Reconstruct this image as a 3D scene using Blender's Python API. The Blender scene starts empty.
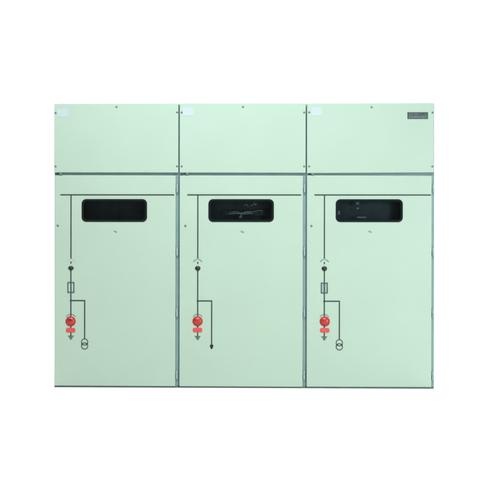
import bpy, bmesh, math, random
from mathutils import Vector, Matrix
R = math.radians
random.seed(7)
scene = bpy.context.scene
COL = scene.collection

# ------------------------------------------------------------------ camera
D, YAW, ROLL, CZ, PXM = 9.0, R(1.2), R(0.09), 1.1056, 125.0
cam_d = bpy.data.cameras.new('camera')
cam = bpy.data.objects.new('camera', cam_d)
COL.objects.link(cam)
cam_d.sensor_width = 36.0
cam_d.lens = 36.0 * D / 4.0
cam_d.clip_start, cam_d.clip_end = 0.1, 200.0
cam.location = (D * math.sin(YAW), -D * math.cos(YAW), CZ)
cam.rotation_mode = 'QUATERNION'
cam.rotation_quaternion = (Matrix.Rotation(YAW, 4, 'Z') @ Matrix.Rotation(R(90), 4, 'X')
                           @ Matrix.Rotation(ROLL, 4, 'Z')).to_quaternion()
scene.camera = cam

# ------------------------------------------------------------------ light
world = bpy.data.worlds.new('World')
scene.world = world
world.use_nodes = True
bg = world.node_tree.nodes['Background']
bg.inputs['Color'].default_value = (1.0, 0.99, 0.88, 1)
bg.inputs['Strength'].default_value = 0.10


def area(name, loc, aim, sx, sy, power, color=(1, 1, 1), spread=180):
    d = bpy.data.lights.new(name, 'AREA')
    d.shape = 'RECTANGLE'
    d.size, d.size_y, d.energy, d.color = sx, sy, power, color
    d.spread = R(spread)
    o = bpy.data.objects.new(name, d)
    COL.objects.link(o)
    o.location = loc
    o.rotation_euler = (Vector(aim) - Vector(loc)).to_track_quat('-Z', 'Y').to_euler()
    return o


area('softbox', (-0.45, -3.4, 5.4), (-0.6, 0, 2.5), 3.8, 1.0, 76, (0.93, 0.99, 1.06), spread=75)
area('side_softbox', (4.6, -4.6, 1.6), (1.9, 0, 0.9), 1.6, 2.0, 104, (0.91, 1.0, 1.07), spread=120)
area('overhead_softbox', (0.3, -4.2, 6.0), (0.3, -3.4, 0), 8.0, 2.2, 215, (1.0, 1.0, 0.93), spread=100)
area('background_light', (-4.2, 2.3, 5.6), (-3.8, 4.6, 1.8), 4.4, 1.0, 330)
area('background_light', (4.2, 2.3, 5.6), (3.8, 4.6, 1.8), 4.4, 1.0, 330)

vs = scene.view_settings
vs.view_transform, vs.look, vs.exposure, vs.gamma = 'Standard', 'None', 0.0, 1.0
vs.use_curve_mapping = False
scene.cycles.max_bounces = 8


# ------------------------------------------------------------------ materials
def mat(name, color, rough=0.5, metal=0.0, spec=0.5, bump=None, mottle=0.0, mscale=3.0, coat=0.0):
    m = bpy.data.materials.new(name)
    m.use_nodes = True
    nt = m.node_tree
    b = nt.nodes['Principled BSDF']
    b.inputs['Base Color'].default_value = (*color, 1)
    b.inputs['Roughness'].default_value = rough
    b.inputs['Metallic'].default_value = metal
    b.inputs['Specular IOR Level'].default_value = spec
    b.inputs['Coat Weight'].default_value = coat
    tc = nt.nodes.new('ShaderNodeTexCoord')
    if mottle:
        n = nt.nodes.new('ShaderNodeTexNoise')
        n.inputs['Scale'].default_value = mscale
        n.inputs['Detail'].default_value = 5
        nt.links.new(tc.outputs['Object'], n.inputs['Vector'])
        mr = nt.nodes.new('ShaderNodeMapRange')
        mr.inputs['From Min'].default_value, mr.inputs['From Max'].default_value = 0.25, 0.75
        mr.inputs['To Min'].default_value, mr.inputs['To Max'].default_value = 1 - mottle, 1 + mottle
        nt.links.new(n.outputs['Fac'], mr.inputs['Value'])
        mx = nt.nodes.new('ShaderNodeVectorMath')
        mx.operation = 'SCALE'
        mx.inputs[0].default_value = color
        nt.links.new(mr.outputs['Result'], mx.inputs['Scale'])
        nt.links.new(mx.outputs['Vector'], b.inputs['Base Color'])
    if bump:
        prev = None
        for sc, st, dist in bump:
            n = nt.nodes.new('ShaderNodeTexNoise')
            n.inputs['Scale'].default_value = sc
            n.inputs['Detail'].default_value = 2
            nt.links.new(tc.outputs['Object'], n.inputs['Vector'])
            bp = nt.nodes.new('ShaderNodeBump')
            bp.inputs['Strength'].default_value = st
            bp.inputs['Distance'].default_value = dist
            nt.links.new(n.outputs['Fac'], bp.inputs['Height'])
            if prev:
                nt.links.new(prev.outputs['Normal'], bp.inputs['Normal'])
            prev = bp
        nt.links.new(prev.outputs['Normal'], b.inputs['Normal'])
    return m


M = {}
M['paint'] = mat('mint powder coat', (0.321, 0.421, 0.338), 0.42, spec=0.4,
                 bump=[(1.6, 0.5, 0.010), (420, 0.25, 0.0006)], mottle=0.022, mscale=2.2)
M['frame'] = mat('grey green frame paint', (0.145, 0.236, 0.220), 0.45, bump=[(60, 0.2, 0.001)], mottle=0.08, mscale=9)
M['shell'] = mat('mint side sheet', (0.315, 0.425, 0.337), 0.45, bump=[(1.4, 0.5, 0.01)], mottle=0.03)
M['plinth'] = mat('dark plinth paint', (0.085, 0.115, 0.108), 0.6, mottle=0.15, mscale=12)
M['inside'] = mat('dark compartment lining', (0.070, 0.085, 0.089), 0.8, mottle=0.2, mscale=8)
M['rubber'] = mat('black rubber gasket', (0.006, 0.010, 0.011), 0.8, spec=0.06, bump=[(200, 0.2, 0.0005)])
M['line'] = mat('dark mimic strip', (0.024, 0.041, 0.034), 0.5, spec=0.3, mottle=0.15, mscale=40)
M['symbol'] = mat('dark green symbol ink', (0.050, 0.085, 0.070), 0.55, spec=0.3, mottle=0.15, mscale=40)
M['pale'] = mat('pale grey contact marking', (0.150, 0.215, 0.200), 0.5, mottle=0.1, mscale=60)
M['paler'] = mat('faint contact marking', (0.325, 0.395, 0.375), 0.5, mottle=0.05, mscale=60)
M['fusefill'] = mat('grey fuse body print', (0.230, 0.300, 0.280), 0.5, mottle=0.08, mscale=80)
M['black'] = mat('black knob plastic', (0.008, 0.012, 0.010), 0.4, spec=0.35)
M['red'] = mat('red lens plastic', (0.36, 0.021, 0.017), 0.34, spec=0.45, coat=0.0, mottle=0.06, mscale=60)
M['redlabel'] = mat('red label vinyl', (0.52, 0.048, 0.048), 0.5, mottle=0.16, mscale=45)
M['metal'] = mat('zinc plated steel', (0.25, 0.335, 0.335), 0.42, metal=0.35, mottle=0.12, mscale=60, bump=[(150, 0.3, 0.0008)])
M['screw'] = mat('dull screw steel', (0.115, 0.165, 0.150), 0.45, metal=0.3, mottle=0.2, mscale=90)
M['sticker'] = mat('white paper sticker', (0.350, 0.420, 0.415), 0.6, mottle=0.03, mscale=30)
M['plate'] = mat('dark engraved plate', (0.030, 0.062, 0.053), 0.4, mottle=0.2, mscale=45)
M['plateband'] = mat('worn grey plate band', (0.072, 0.095, 0.088), 0.45, mottle=0.25, mscale=60)
M['streak'] = mat('whitish streak', (0.78, 0.86, 0.88), 0.4, metal=0.1, mottle=0.3, mscale=40)
M['clip'] = mat('grey inner fitting', (0.36, 0.42, 0.44), 0.5, mottle=0.3, mscale=40)
M['white'] = mat('white seamless paper', (0.88, 0.88, 0.88), 0.9, spec=0.1, mottle=0.008, mscale=0.8)


def glass():
    m = bpy.data.materials.new('smoked viewing glass')
    m.use_nodes = True
    nt = m.node_tree
    out = nt.nodes['Material Output']
    nt.nodes.remove(nt.nodes['Principled BSDF'])
    tr = nt.nodes.new('ShaderNodeBsdfTransparent')
    tr.inputs['Color'].default_value = (0.70, 0.77, 0.78, 1)
    gl = nt.nodes.new('ShaderNodeBsdfGlossy')
    gl.inputs['Roughness'].default_value = 0.04
    fr = nt.nodes.new('ShaderNodeFresnel')
    fr.inputs['IOR'].default_value = 1.40
    mix = nt.nodes.new('ShaderNodeMixShader')
    nt.links.new(fr.outputs['Fac'], mix.inputs['Fac'])
    nt.links.new(tr.outputs['BSDF'], mix.inputs[1])
    nt.links.new(gl.outputs['BSDF'], mix.inputs[2])
    nt.links.new(mix.outputs['Shader'], out.inputs['Surface'])
    return m


M['glass'] = glass()


# ------------------------------------------------------------------ helpers
def gx(px):
    """photo column -> metres along the cabinet fronts"""
    u = (px - 250.0) / PXM
    return u / (math.cos(YAW) + u * math.sin(YAW) / D)


def gz(py):
    """photo row -> height in metres"""
    return CZ + (250.0 - py) / PXM


PX = 1.0 / PXM     # one photo pixel in metres


def bm_box(bm, x0, x1, y0, y1, z0, z1):
    r = bmesh.ops.create_cube(bm, size=1.0)
    for v in r['verts']:
        v.co = Vector(((x0 + x1) / 2 + v.co.x * (x1 - x0),
                       (y0 + y1) / 2 + v.co.y * (y1 - y0),
                       (z0 + z1) / 2 + v.co.z * (z1 - z0)))
    return r['verts']


def bm_prism(bm, pts, y0, y1):
    """closed outline in x,z pushed from y0 (front) to y1"""
    f = [bm.verts.new((x, y0, z)) for x, z in pts]
    b = [bm.verts.new((x, y1, z)) for x, z in pts]
    n = len(pts)
    bm.faces.new(f)
    bm.faces.new(b[::-1])
    for i in range(n):
        j = (i + 1) % n
        bm.faces.new((f[i], b[i], b[j], f[j]))


def rrect(cx, cz, w, h, r, n=8):
    pts = []
    for sx, sz, a0 in ((1, 1, 0), (-1, 1, 90), (-1, -1, 180), (1, -1, 270)):
        for k in range(n + 1):
            a = R(a0 + 90.0 * k / n)
            pts.append((cx + sx * (w / 2 - r) + r * math.cos(a), cz + sz * (h / 2 - r) + r * math.sin(a)))
    return pts


def ellipse(cx, cz, rx, rz, n=28):
    return [(cx + rx * math.cos(2 * math.pi * k / n), cz + rz * math.sin(2 * math.pi * k / n)) for k in range(n)]


def bm_ring(bm, outer, inner, y0, y1):
    """flat ring between two outlines with the same number of points"""
    n = len(outer)
    of = [bm.verts.new((x, y0, z)) for x, z in outer]
    inf = [bm.verts.new((x, y0, z)) for x, z in inner]
    ob = [bm.verts.new((x, y1, z)) for x, z in outer]
    ib = [bm.verts.new((x, y1, z)) for x, z in inner]
    for i in range(n):
        j = (i + 1) % n
        bm.faces.new((of[i], of[j], inf[j], inf[i]))
        bm.faces.new((ob[j], ob[i], ib[i], ib[j]))
        bm.faces.new((of[j], of[i], ob[i], ob[j]))
        bm.faces.new((inf[i], inf[j], ib[j], ib[i]))


def bm_dome(bm, cx, cz, rx, rz, y0, depth, rings=8, n=32):
    """lens-shaped dome rising from y0 towards the viewer"""
    prev = None
    for k in range(rings):
        a = R(90.0 * k / rings)
        row = [bm.verts.new((cx + rx * math.cos(a) * math.cos(2 * math.pi * i / n), y0 - depth * math.sin(a),
                             cz + rz * math.cos(a) * math.sin(2 * math.pi * i / n))) for i in range(n)]
        if prev:
            for i in range(n):
                j = (i + 1) % n
                bm.faces.new((prev[i], prev[j], row[j], row[i]))
        else:
            bm.faces.new(row[::-1])
        prev = row
    tip = bm.verts.new((cx, y0 - depth, cz))
    for i in range(n):
        bm.faces.new((prev[i], prev[(i + 1) % n], tip))


def bm_tube(bm, pts, r, n=8):
    pts = [Vector(p) for p in pts]
    prev = None
    for i, p in enumerate(pts):
        t = (pts[min(i + 1, len(pts) - 1)] - pts[max(i - 1, 0)]).normalized()
        a = t.orthogonal().normalized()
        if abs(t.y) < 0.95:
            a = t.cross(Vector((0, 1, 0))).normalized()
        b = t.cross(a)
        row = [bm.verts.new(p + r * (a * math.cos(2 * math.pi * k / n) + b * math.sin(2 * math.pi * k / n)))
               for k in range(n)]
        if prev:
            for k in range(n):
                j = (k + 1) % n
                bm.faces.new((prev[k], prev[j], row[j], row[k]))
        else:
            bm.faces.new(row[::-1])
        prev = row
    bm.faces.new(prev)


def build(name, bm, material, parent=None, bevel=0.0, smooth=False, label=None):
    bmesh.ops.recalc_face_normals(bm, faces=bm.faces)
    root = parent
    while root is not None and root.parent is not None:
        root = root.parent
    if root is not None:                       # meshes are drawn in scene metres, stored from the thing's base
        bmesh.ops.translate(bm, verts=bm.verts, vec=-Vector(root.location))
    me = bpy.data.meshes.new(name)
    bm.to_mesh(me)
    bm.free()
    me.materials.append(material)
    if smooth:
        for p in me.polygons:
            p.use_smooth = True
    o = bpy.data.objects.new(name, me)
    COL.objects.link(o)
    if parent is not None:
        o.parent = parent
    if bevel:
        b = o.modifiers.new('bevel', 'BEVEL')
        b.width, b.segments, b.limit_method, b.angle_limit = bevel, 2, 'ANGLE', R(40)
    if label:
        o['label'] = label
    return o


def join_marks(o, root, draw, material):
    """small details of another colour joined into an existing part's own mesh"""
    bm = bmesh.new()
    draw(bm)
    bmesh.ops.recalc_face_normals(bm, faces=bm.faces)
    bmesh.ops.translate(bm, verts=bm.verts, vec=-Vector(root.location))
    for f in bm.faces:
        f.material_index = 1
    bm.from_mesh(o.data)
    bm.to_mesh(o.data)
    bm.free()
    o.data.materials.append(material)


def part(name, material, parent, draw, **kw):
    bm = bmesh.new()
    draw(bm)
    return build(name, bm, material, parent, **kw)


# ------------------------------------------------------------------ setting: white seamless sweep
bm = bmesh.new()
prof = [(-14.0, 0.0), (-6.0, 0.0), (3.0, 0.0)]
RAD = 1.6
for k in range(1, 17):
    a = R(90.0 * k / 16)
    prof.append((3.0 + RAD * math.sin(a), RAD - RAD * math.cos(a)))
prof.append((4.6, 7.5))
rows = [[bm.verts.new((x, y, z)) for x in (-12.0, -4.0, 4.0, 12.0)] for y, z in prof]
for a, b in zip(rows, rows[1:]):
    for i in range(3):
        bm.faces.new((a[i], a[i + 1], b[i + 1], b[i]))
fl = build('floor', bm, M['white'], smooth=True)
fl['kind'] = 'structure'

# ------------------------------------------------------------------ the cabinets
TOP, SEAM0, SEAM1, DOORB = gz(103.3), gz(172.5), gz(175.5), gz(386.5)
DEPTH = 1.15


def line(bm, x0, y0, x1, y1, w, front=-0.0022):
    """a straight strip between two photo points (upright or level)"""
    h = w * PX / 2
    if abs(x0 - x1) < 1e-6:
        bm_box(bm, gx(x0) - h, gx(x0) + h, front, 0.002, gz(max(y0, y1)), gz(min(y0, y1)))
    else:
        bm_box(bm, gx(min(x0, x1)), gx(max(x0, x1)), front, 0.002, gz(y0) - h, gz(y0) + h)


def stroke(bm, pts, w, front, back=0.002):
    """a bent flat strip through photo points"""
    p = [Vector((gx(x), gz(y))) for x, y in pts]
    h = w * PX / 2
    lft, rgt = [], []
    for i, q in enumerate(p):
        t = (p[min(i + 1, len(p) - 1)] - p[max(i - 1, 0)]).normalized()
        n = Vector((-t.y, t.x))
        lft.append(tuple(q + n * h))
        rgt.append(tuple(q - n * h))
    bm_prism(bm, lft + rgt[::-1], front, back)


def screw_head(parent, px, py, y, r=0.010, name='screw', m='screw', slot=True):
    def draw(bm):
        bm_dome(bm, gx(px), gz(py), r, r, y, r * 0.55, rings=4, n=16)
    return part(name, M[m], parent, draw, smooth=True)


def cabinet(label, x0, x1, cfg):
    """x0, x1: photo columns of the cabinet's left and right limits"""
    X0, X1 = gx(x0), gx(x1)
    root = bpy.data.objects.new('switchgear_cabinet', None)
    COL.objects.link(root)
    root.location = ((X0 + X1) / 2, 0.0, 0.0)
    root.empty_display_size = 0.2
    root['label'] = label
    root['category'] = 'electrical cabinet'
    root['group'] = 'row of pale green switchgear cabinets'

    # outer shell: sides, roof, back, bottom
    def shell(bm):
        t = 0.003
        z0, z1 = 0.016, TOP - 0.003
        xa, xb = X0 + 0.003, X1 - 0.003
        bm_box(bm, xa, xa + t, 0.036, DEPTH, z0, z1)
        bm_box(bm, xb - t, xb, 0.036, DEPTH, z0, z1)
        bm_box(bm, xa + t, xb - t, 0.036, DEPTH, z1 - t, z1)
        bm_box(bm, xa + t, xb - t, DEPTH - t, DEPTH, z0, z1 - t)
        bm_box(bm, xa + t, xb - t, 0.036, DEPTH - t, z0, z0 + t)
    part('body', M['shell'], root, shell)

    # recessed front frame seen in the gaps
    def frame(bm):
        xa, xb = X0 + 0.0015, X1 - 0.0015
        zb, zt = 0.016, TOP - 0.004
        bm_box(bm, xa, xa + 0.030, 0.020, 0.036, zb, zt)
        bm_box(bm, xb - 0.055, xb, 0.016, 0.036, zb, zt)
        bm_box(bm, xa + 0.030, xb - 0.055, 0.014, 0.036, SEAM1 - 0.03, SEAM0 + 0.03)
        bm_box(bm, xa + 0.030, xb - 0.055, 0.020, 0.036, zt - 0.04, zt)
        bm_box(bm, xa + 0.030, xb - 0.055, 0.020, 0.036, zb, zb + 0.05)
    part('frame', M['frame'], root, frame)

    def plinth(bm):
        bm_box(bm, X0 + 0.004, X1 - 0.004, 0.008, DEPTH - 0.02, 0.0, 0.0155)
    part('plinth', M['plinth'], root, plinth)

    # upper cover
    L = cfg.get('cover_left', 0.75)
    Rr = cfg.get('cover_right', 0.65)

    def cover(bm):
        tl, tr, bl, br = cfg['sag']
        xa, xb, h = X0 + L * PX, X1 - Rr * PX, TOP - SEAM0
        for v in bm_box(bm, xa, xb, -0.004, 0.0135, SEAM0, TOP):
            t = (v.co.x - xa) / (xb - xa)
            v.co.z -= PX * ((tl * (1 - t) + tr * t) if v.co.z > SEAM0 + h / 2 else (bl * (1 - t) + br * t))
    cov = part('top_cover', M['paint'], root, cover, bevel=0.003)
    for px, py in cfg['cover_screws']:
        screw_head(cov, px, py, -0.004, 0.0085)

    sx0, sy0, sx1, sy1 = cfg['sticker']

    def sticker(bm):
        pts = [(gx(sx0), gz(sy1)), (gx(sx1), gz(sy1 - 0.15)), (gx(sx1 + 0.1), gz(sy0)), (gx(sx0 + 0.1), gz(sy0 + 0.1))]
        bm_prism(bm, pts, -0.0052, -0.003)
    part('sticker', M['sticker'], cov, sticker)

    if 'nameplate' in cfg:
        a, b, c, d = cfg['nameplate']

        def np_(bm):
            bm_box(bm, gx(a), gx(c), -0.0075, -0.0035, gz(d), gz(b))
        pl = part('nameplate', M['plate'], cov, np_, bevel=0.001)
        # worn, unreadable engraving joined into the plate's own mesh
        def engraving(bm):
            w = gx(c) - gx(a)
            zb0, zb1 = gz(d - 0.7), gz(b + 3.5)
            bm_box(bm, gx(a) + .06 * w, gx(c) - .06 * w, -0.0082, -0.007, zb0, zb1)
            zt0, zt1 = gz(b + 2.9), gz(b + 0.9)
            for u0, u1, v0, v1 in ((.08, .13, 0, .9), (.15, .25, .15, .8), (.31, .34, 0, .9), (.36, .47, .3, 1),
                                   (.49, .56, .1, .8), (.86, .90, .2, .8)):
                bm_box(bm, gx(a) + u0 * w, gx(a) + u1 * w, -0.0079, -0.007,
                       zt0 + (zt1 - zt0) * v0, zt0 + (zt1 - zt0) * v1)
        join_marks(pl, root, engraving, M['plateband'])

    for px in cfg['roof_bolts']:
        def rb(bm, px=px):
            bm_box(bm, gx(px) - 0.013, gx(px) + 0.013, 0.06, 0.086, TOP - 0.003, TOP + 0.010)
        part('roof_bolt', M['metal'], root, rb, bevel=0.003)

    # little catch under the cover
    def catch(bm):
        px, py = cfg['catch']
        bm_box(bm, gx(px) - 0.011, gx(px) + 0.011, -0.003, 0.0145, gz(py + 1.3), SEAM0 - 0.0005)
        bm_box(bm, gx(px) - 0.005, gx(px) + 0.005, -0.006, -0.002, gz(py + 0.8), gz(py - 0.4))
    part('catch', M['screw'], root, catch, bevel=0.002)

    # door with a real rounded opening
    wx0, wy0, wx1, wy1 = cfg['window']
    wcx, wcz = (gx(wx0) + gx(wx1)) / 2, (gz(wy0) + gz(wy1)) / 2
    ww, wh = gx(wx1) - gx(wx0), gz(wy0) - gz(wy1)
    RAD_W = 4.6 * PX
    DL, DR = X0 + 0.7 * PX, X1 - cfg['gutter'] * PX

    def door(bm):
        ds = cfg['door_sag']
        hole = rrect(wcx, wcz, ww - 0.008, wh - 0.008, RAD_W - 0.004)
        ov = [bm.verts.new((x, 0.0, z)) for x, z in (
            (DL, DOORB - ds[2] * PX), (DR - 0.15 * PX, DOORB - ds[3] * PX), (DR, SEAM1 - ds[1] * PX), (DL + 0.1 * PX, SEAM1 - ds[0] * PX))]
        hv = [bm.verts.new((x, 0.0, z)) for x, z in hole]
        ed = [bm.edges.new((ov[i], ov[(i + 1) % 4])) for i in range(4)]
        ed += [bm.edges.new((hv[i], hv[(i + 1) % len(hv)])) for i in range(len(hv))]
        bmesh.ops.triangle_fill(bm, edges=ed, use_beauty=True)
        kill = [f for f in bm.faces if abs(f.calc_center_median().x - wcx) < ww / 2 - 0.012
                and abs(f.calc_center_median().z - wcz) < wh / 2 - 0.012]
        if kill:
            bmesh.ops.delete(bm, geom=kill, context='FACES_ONLY')
        r = bmesh.ops.extrude_face_region(bm, geom=list(bm.faces))
        bmesh.ops.translate(bm, verts=[g for g in r['geom'] if isinstance(g, bmesh.types.BMVert)], vec=(0, 0.0135, 0))
    dr = part('door', M['paint'], root, door, bevel=0.003)
    screw_head(dr, *cfg['door_screw'], 0.0, 0.0095)

    lx, ly = cfg['lock']

    def lock(bm):
        a = R(-22)
        pts = [(gx(lx) + (x * math.cos(a) - z * math.sin(a)), gz(ly) + (x * math.sin(a) + z * math.cos(a)))
               for x, z in rrect(0, 0, 0.026, 0.009, 0.004, 5)]
        bm_prism(bm, pts, -0.004, 0.002)
    part('lock', M['pale'], dr, lock, bevel=0.001)

    for y in (188.3, 251.5, 312.5, 375.0):
        def hinge(bm, y=y):
            cx = DR + 0.0110
            zc = gz(y)
            h = 0.062
            bm_tube(bm, [(cx, 0.001, zc - h / 2), (cx, 0.001, zc + h / 2)], 0.0072, 14)
            bm_tube(bm, [(cx, 0.001, zc + h / 2), (cx, 0.001, zc + h / 2 + 0.006)], 0.005, 10)
            bm_tube(bm, [(cx, 0.001, zc - h / 2 - 0.006), (cx, 0.001, zc - h / 2)], 0.005, 10)
            bm_box(bm, cx, cx + 0.0105, 0.004, 0.0155, zc - h * 0.46, zc - 0.003)
            bm_box(bm, DR + 0.0005, cx, 0.003, 0.012, zc + 0.003, zc + h * 0.46)
        hg = part('hinge', M['metal'], dr, hinge)

        def dots(bm, y=y):
            for dx, dz in ((-0.0060, 0.019), (-0.0060, 0.007), (0.0075, -0.010), (0.0075, -0.022)):
                bm_dome(bm, DR + 0.0110 + dx, gz(y) + dz, 0.0032, 0.0032, 0.0035, 0.0015, 2, 10)
        join_marks(hg, root, dots, M['screw'])

    # viewing window: rubber frame in the opening, pane set in it
    n = 8

    def gasket(bm):
        outer = rrect(wcx, wcz, ww, wh, RAD_W, n)
        inner = rrect(wcx, wcz, ww - 0.034, wh - 0.034, RAD_W - 0.014, n)
        bm_ring(bm, outer, inner, -0.005, -0.0006)
        o2 = rrect(wcx, wcz, ww - 0.0082, wh - 0.0082, RAD_W - 0.0041, n)
        bm_ring(bm, o2, inner, -0.0006, 0.018)
    gk = part('window_frame', M['rubber'], root, gasket, bevel=0.0015)

    def pane(bm):
        bm_prism(bm, rrect(wcx, wcz, ww - 0.0335, wh - 0.0335, RAD_W - 0.014, n), 0.004, 0.008)
    part('pane', M['glass'], gk, pane)

    # dark compartment behind the pane, open to the front
    def lining(bm):
        xa, xb, za, zb = wcx - ww / 2 - 0.02, wcx + ww / 2 + 0.02, wcz - wh / 2 - 0.03, wcz + wh / 2 + 0.03
        bm_box(bm, xa, xb, 0.10, 0.103, za, zb)
        bm_box(bm, xa, xa + 0.003, 0.020, 0.10, za, zb)
        bm_box(bm, xb - 0.003, xb, 0.020, 0.10, za, zb)
        bm_box(bm, xa + 0.003, xb - 0.003, 0.020, 0.10, za, za + 0.003)
        bm_box(bm, xa + 0.003, xb - 0.003, 0.020, 0.10, zb - 0.003, zb)
    part('compartment_lining', M['inside'], root, lining)
    cfg['inner'](root)

    # mimic diagram on the door
    mx, bx = cfg['main'], cfg['branch']
    ky = 268.4
    by = 301.0
    ry = cfg['red'][1]
    W = 1.12

    def lines(bm):
        line(bm, cfg['bus'][0], 194.9, cfg['bus'][1], 194.9, W)
        line(bm, mx, 195.5, mx, 258.8, W)
        line(bm, mx, 261.9, mx, 263.9, W * 0.95)
        line(bm, mx, ky + 1.5, mx, 336.2, W)
        line(bm, mx + W / 2, by, bx + W / 2, by, W)
        line(bm, bx, by + W / 2, bx, cfg['branch_end'], W)
    mim = part('mimic_diagram', M['line'], root, lines)

    def chev(y, wdt):
        def draw(bm):
            for s in (-1, 1):
                stroke(bm, [(mx + s * 0.75, y - 1.6), (mx + s * 2.2, y - 1.1), (mx + s * 3.6, y), (mx + s * 4.4, y + 0.9)],
                       wdt, -0.0018)
        return draw
    part('contact_symbol', M[cfg['contact']], mim, chev(261.0, 1.1))
    part('contact_symbol', M['pale'], mim, chev(ry - 5.4, 1.0))

    def junction(bm):
        bm_prism(bm, ellipse(gx(mx), gz(by), 1.0 * PX, 1.0 * PX, 16), -0.0030, 0.001)
    part('junction_dot', M['line'], mim, junction)

    def earth(bm):
        for y, w in ((336.7, 5.6), (338.2, 3.6), (339.6, 1.7)):
            line(bm, mx - w / 2, y, mx + w / 2, y, 0.95, -0.0020)
        line(bm, mx, 337.2, mx, 339.1, 0.8, -0.0015)
    part('earth_symbol', M['symbol'], mim, earth)

    if cfg['fuse']:
        def fuse(bm):
            c, z, w, h = gx(mx), gz(287.8), 7.0 * PX, 10.8 * PX
            t = 1.1 * PX
            o = [(c - w / 2, z - h / 2), (c + w / 2, z - h / 2), (c + w / 2, z + h / 2), (c - w / 2, z + h / 2)]
            i = [(c - w / 2 + t, z - h / 2 + t), (c + w / 2 - t, z - h / 2 + t), (c + w / 2 - t, z + h / 2 - t), (c - w / 2 + t, z + h / 2 - t)]
            bm_ring(bm, o, i, -0.0032, 0.001)
        fz = part('fuse_symbol', M['symbol'], mim, fuse)

        def fill(bm):
            c, z = gx(mx), gz(287.8)
            bm_box(bm, c - 2.5 * PX, c - 0.7 * PX, -0.0012, 0.0014, z - 4.4 * PX, z + 4.4 * PX)
            bm_box(bm, c + 0.7 * PX, c + 2.5 * PX, -0.0012, 0.0014, z - 4.4 * PX, z + 4.4 * PX)
        join_marks(fz, root, fill, M['fusefill'] if cfg['fuse'] == 'filled' else M['paler'])

    if cfg['end'] == 'rings':
        def rings(bm):
            for k, cy in enumerate((342.5, 346.5)):
                bm_ring(bm, ellipse(gx(bx), gz(cy), 3.6 * PX, 3.6 * PX), ellipse(gx(bx), gz(cy), 2.7 * PX, 2.7 * PX),
                        -0.0018 - 0.0006 * k, 0.001)
        tr = part('transformer_symbol', M['symbol'], mim, rings)

        def ends(bm):
            for s in (-1, 1):
                bm_prism(bm, ellipse(gx(bx) + s * 2.3 * PX, gz(344.5), 1.05 * PX, 0.95 * PX, 14), -0.0032, 0.001)
        join_marks(tr, root, ends, M['line'])
    else:
        def dot(bm):
            pts = [(-1.15, 344.7), (1.15, 344.7), (1.6, 345.3), (1.65, 346.4), (1.15, 347.6), (0.45, 349.0), (-0.45, 349.0),
                   (-1.15, 347.6), (-1.65, 346.4), (-1.6, 345.3)]
            bm_prism(bm, [(gx(bx + x), gz(y)) for x, y in pts], -0.0040, 0.001)
        part('end_arrow', M['black'], mim, dot, bevel=0.0012)

    # black position knob and red button
    def knob(bm):
        kx, kz = gx(mx), gz(ky)
        bm_dome(bm, kx, kz, 2.75 * PX, cfg['knob_h'] / 2 * PX, 0.001, 0.016, 6, 28)
    part('position_knob', M['black'], root, knob, smooth=True)

    rx_, rz_ = gx(cfg['red'][0]), gz(cfg['red'][1])

    def button(bm):
        bm_dome(bm, rx_, rz_, 4.75 * PX, 4.55 * PX, 0.001, 0.022, 10, 40)
    btn = part('red_button', M['red'], root, button, smooth=True)
    if cfg.get('key'):
        def key(bm):
            bm_prism(bm, [(rx_ - 0.011, rz_ + 0.012), (rx_ + 0.008, rz_ + 0.008), (rx_ + 0.010, rz_ + 0.016), (rx_ - 0.001, rz_ + 0.020)],
                     -0.0225, -0.014)
        part('slot_mark', M['black'], btn, key)

    def bezel(bm):
        bm_ring(bm, ellipse(rx_, rz_, 5.1 * PX, 4.9 * PX, 40), ellipse(rx_, rz_, 4.3 * PX, 4.1 * PX, 40), -0.0035, 0.001)
    part('bezel', M['red'], btn, bezel, bevel=0.001)

    def rl(bm):
        bm_prism(bm, rrect(rx_, gz(cfg['red_label_y']), 9.4 * PX, 4.4 * PX, 1.7 * PX, 5), -0.0036, 0.001)
    part('red_label', M['redlabel'], root, rl)
    return root


def inner_plain(root):
    for xa, xb, y in ((94.5, 95.3, 0.075), (117, 118, 0.078)):
        part('inner_bar', M['inside'], root,
             lambda bm: bm_box(bm, gx(xa), gx(xb), y, y + 0.02, gz(224), gz(197)))


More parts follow.
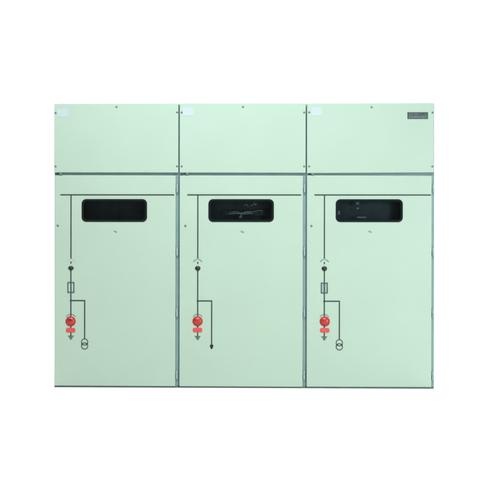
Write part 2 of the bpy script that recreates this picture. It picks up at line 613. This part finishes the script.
def inner_streaks(root):  # thin pale tubes approximate blurred streaks behind the pane, origin unidentified
    def streak_tubes(bm):
        rnd = random.Random(3)
        base = [(224, 211.3), (230, 212.3), (236, 211.2), (241, 213.6), (247, 212.2), (254, 210.6), (263, 213.0)]
        for k in range(9):
            x = 223.5 + rnd.uniform(0, 22)
            xe = min(263.0, x + rnd.uniform(8, 26))
            ph, amp, dz = rnd.uniform(0, 6), rnd.uniform(0.8, 2.2), rnd.uniform(-1.6, 1.5)
            pts = []
            while x < xe:
                dip = 1.6 * math.exp(-((x - 241) / 4.0) ** 2)
                pts.append((gx(x), 0.040 + 0.005 * k + 0.004 * math.sin(x * 0.7 + ph),
                            gz(211.8 + dz * (1 - 0.5 * dip / 1.6) + dip + amp * math.sin(x * 0.33 + ph) * 0.6 + rnd.uniform(-.15, .15))))
                x += 0.6
            bm_tube(bm, pts, 0.0017, 6)
        for k in range(4):
            pts = []
            for q in range(11):
                t = R(-70 + 40 * k) + R(150) * q / 10
                pts.append((gx(238.4 + 0.9 * k + (2.6 - 0.5 * k) * math.cos(t)), 0.045 + 0.004 * k, gz(215.0 + 0.3 * k + 2.2 * math.sin(t))))
            bm_tube(bm, pts, 0.0017, 6)
        for (a, b, c, d) in ((246, 203.5, 248, 207), (253.5, 202.5, 255.5, 205.5), (250, 206, 257, 204), (243.5, 206.2, 247, 205)):
            pts = []
            for q in range(9):
                t = q / 8
                pts.append((gx(a + (c - a) * t), 0.046 - 0.004 * math.sin(math.pi * t), gz(b + (d - b) * t - 0.8 * math.sin(math.pi * t))))
            bm_tube(bm, pts, 0.0024, 6)
    part('streaks', M['streak'], root, streak_tubes, smooth=True)

    def block(bm):
        bm_box(bm, gx(222), gx(266), 0.086, 0.0985, gz(216), gz(209.5))
        for k in range(8):
            bm_box(bm, gx(224 + 5 * k), gx(227.2 + 5 * k), 0.074, 0.0855, gz(215), gz(210.5))
    part('terminal_block', M['inside'], root, block, bevel=0.003)


def inner_fittings(root):
    for xa, xb, ya, yb, za, zb in ((338.0, 340.2, 0.03, 0.045, 214.5, 210.5), (356.4, 359.4, 0.03, 0.05, 204.3, 201.8),
                                   (356.8, 359.2, 0.03, 0.05, 208.8, 207.3), (357.0, 366.6, 0.03, 0.04, 217.8, 216.5)):
        part('inner_fitting', M['clip'], root,
             lambda bm: bm_box(bm, gx(xa), gx(xb), ya, yb, gz(za), gz(zb)), bevel=0.002)


C1 = dict(sag=(0.15, -0.05, 0.0, 0.1), door_sag=(-0.2, 0.25, -0.1, 0.05),
          cover_left=0.1, cover_screws=[(55.6, 112.8), (116.3, 106.9), (177.0, 112.3), (55.6, 166.4), (177.0, 166.3)],
          sticker=(57.0, 108.6, 68.6, 117.0), roof_bolts=[61.0, 171.5], catch=(60.6, 174.3),
          window=(81.7, 199.2, 147.0, 221.9), gutter=3.25, door_screw=(57.8, 225.8), lock=(115.4, 231.6),
          main=71.0, branch=84.8, branch_end=339.0, bus=(60.3, 174.2), red=(70.8, 321.8), red_label_y=330.7,
          fuse='open', end='rings', knob_h=4.2, contact='paler', key=True, inner=inner_plain)
C2 = dict(sag=(-0.1, 0.0, 0.1, 0.3), door_sag=(0.1, 0.3, 0.0, 0.15),
          cover_screws=[(181.6, 112.4), (242.8, 106.9), (304.0, 112.6), (181.6, 166.3), (304.0, 166.4)],
          sticker=(182.4, 107.2, 193.8, 116.0), roof_bolts=[186.5, 298.7], catch=(187.0, 174.1),
          window=(208.4, 199.2, 273.8, 221.9), gutter=3.25, door_screw=(185.4, 225.9), lock=(242.4, 231.7),
          main=197.8, branch=211.8, branch_end=345.5, bus=(187.3, 301.1), red=(197.7, 321.3), red_label_y=330.1,
          fuse=None, end='dot', knob_h=4.7, contact='pale', inner=inner_streaks)
C3 = dict(sag=(0.1, -0.15, 0.6, -0.1), door_sag=(-0.1, 0.35, 0.0, -0.1),
          cover_right=0.9, cover_screws=[(309.0, 112.5), (371.4, 107.4), (432.3, 112.8), (309.0, 166.4), (432.3, 166.5)],
          sticker=(311.0, 107.2, 322.0, 116.0), roof_bolts=[312.6, 427.0], catch=(312.4, 174.3),
          window=(335.7, 199.2, 402.7, 221.9), gutter=2.9, door_screw=(311.4, 225.9), lock=(370.0, 231.5),
          main=324.4, branch=339.5, branch_end=339.0, bus=(314.3, 430.8), red=(324.9, 321.2), red_label_y=330.0,
          fuse='filled', end='rings', knob_h=4.6, contact='pale', inner=inner_fittings,
          nameplate=(407.2, 112.5, 427.7, 119.1))

cabinet('green cabinet with a fuse symbol on its door and no nameplate on its top cover', 53.9, 178.8, C1)
cabinet('green cabinet between two others, wiring behind its window, no fuse symbol on its door', 178.8, 306.1, C2)
cabinet('green cabinet with a small dark nameplate at the right of its top cover', 306.1, 434.6, C3)
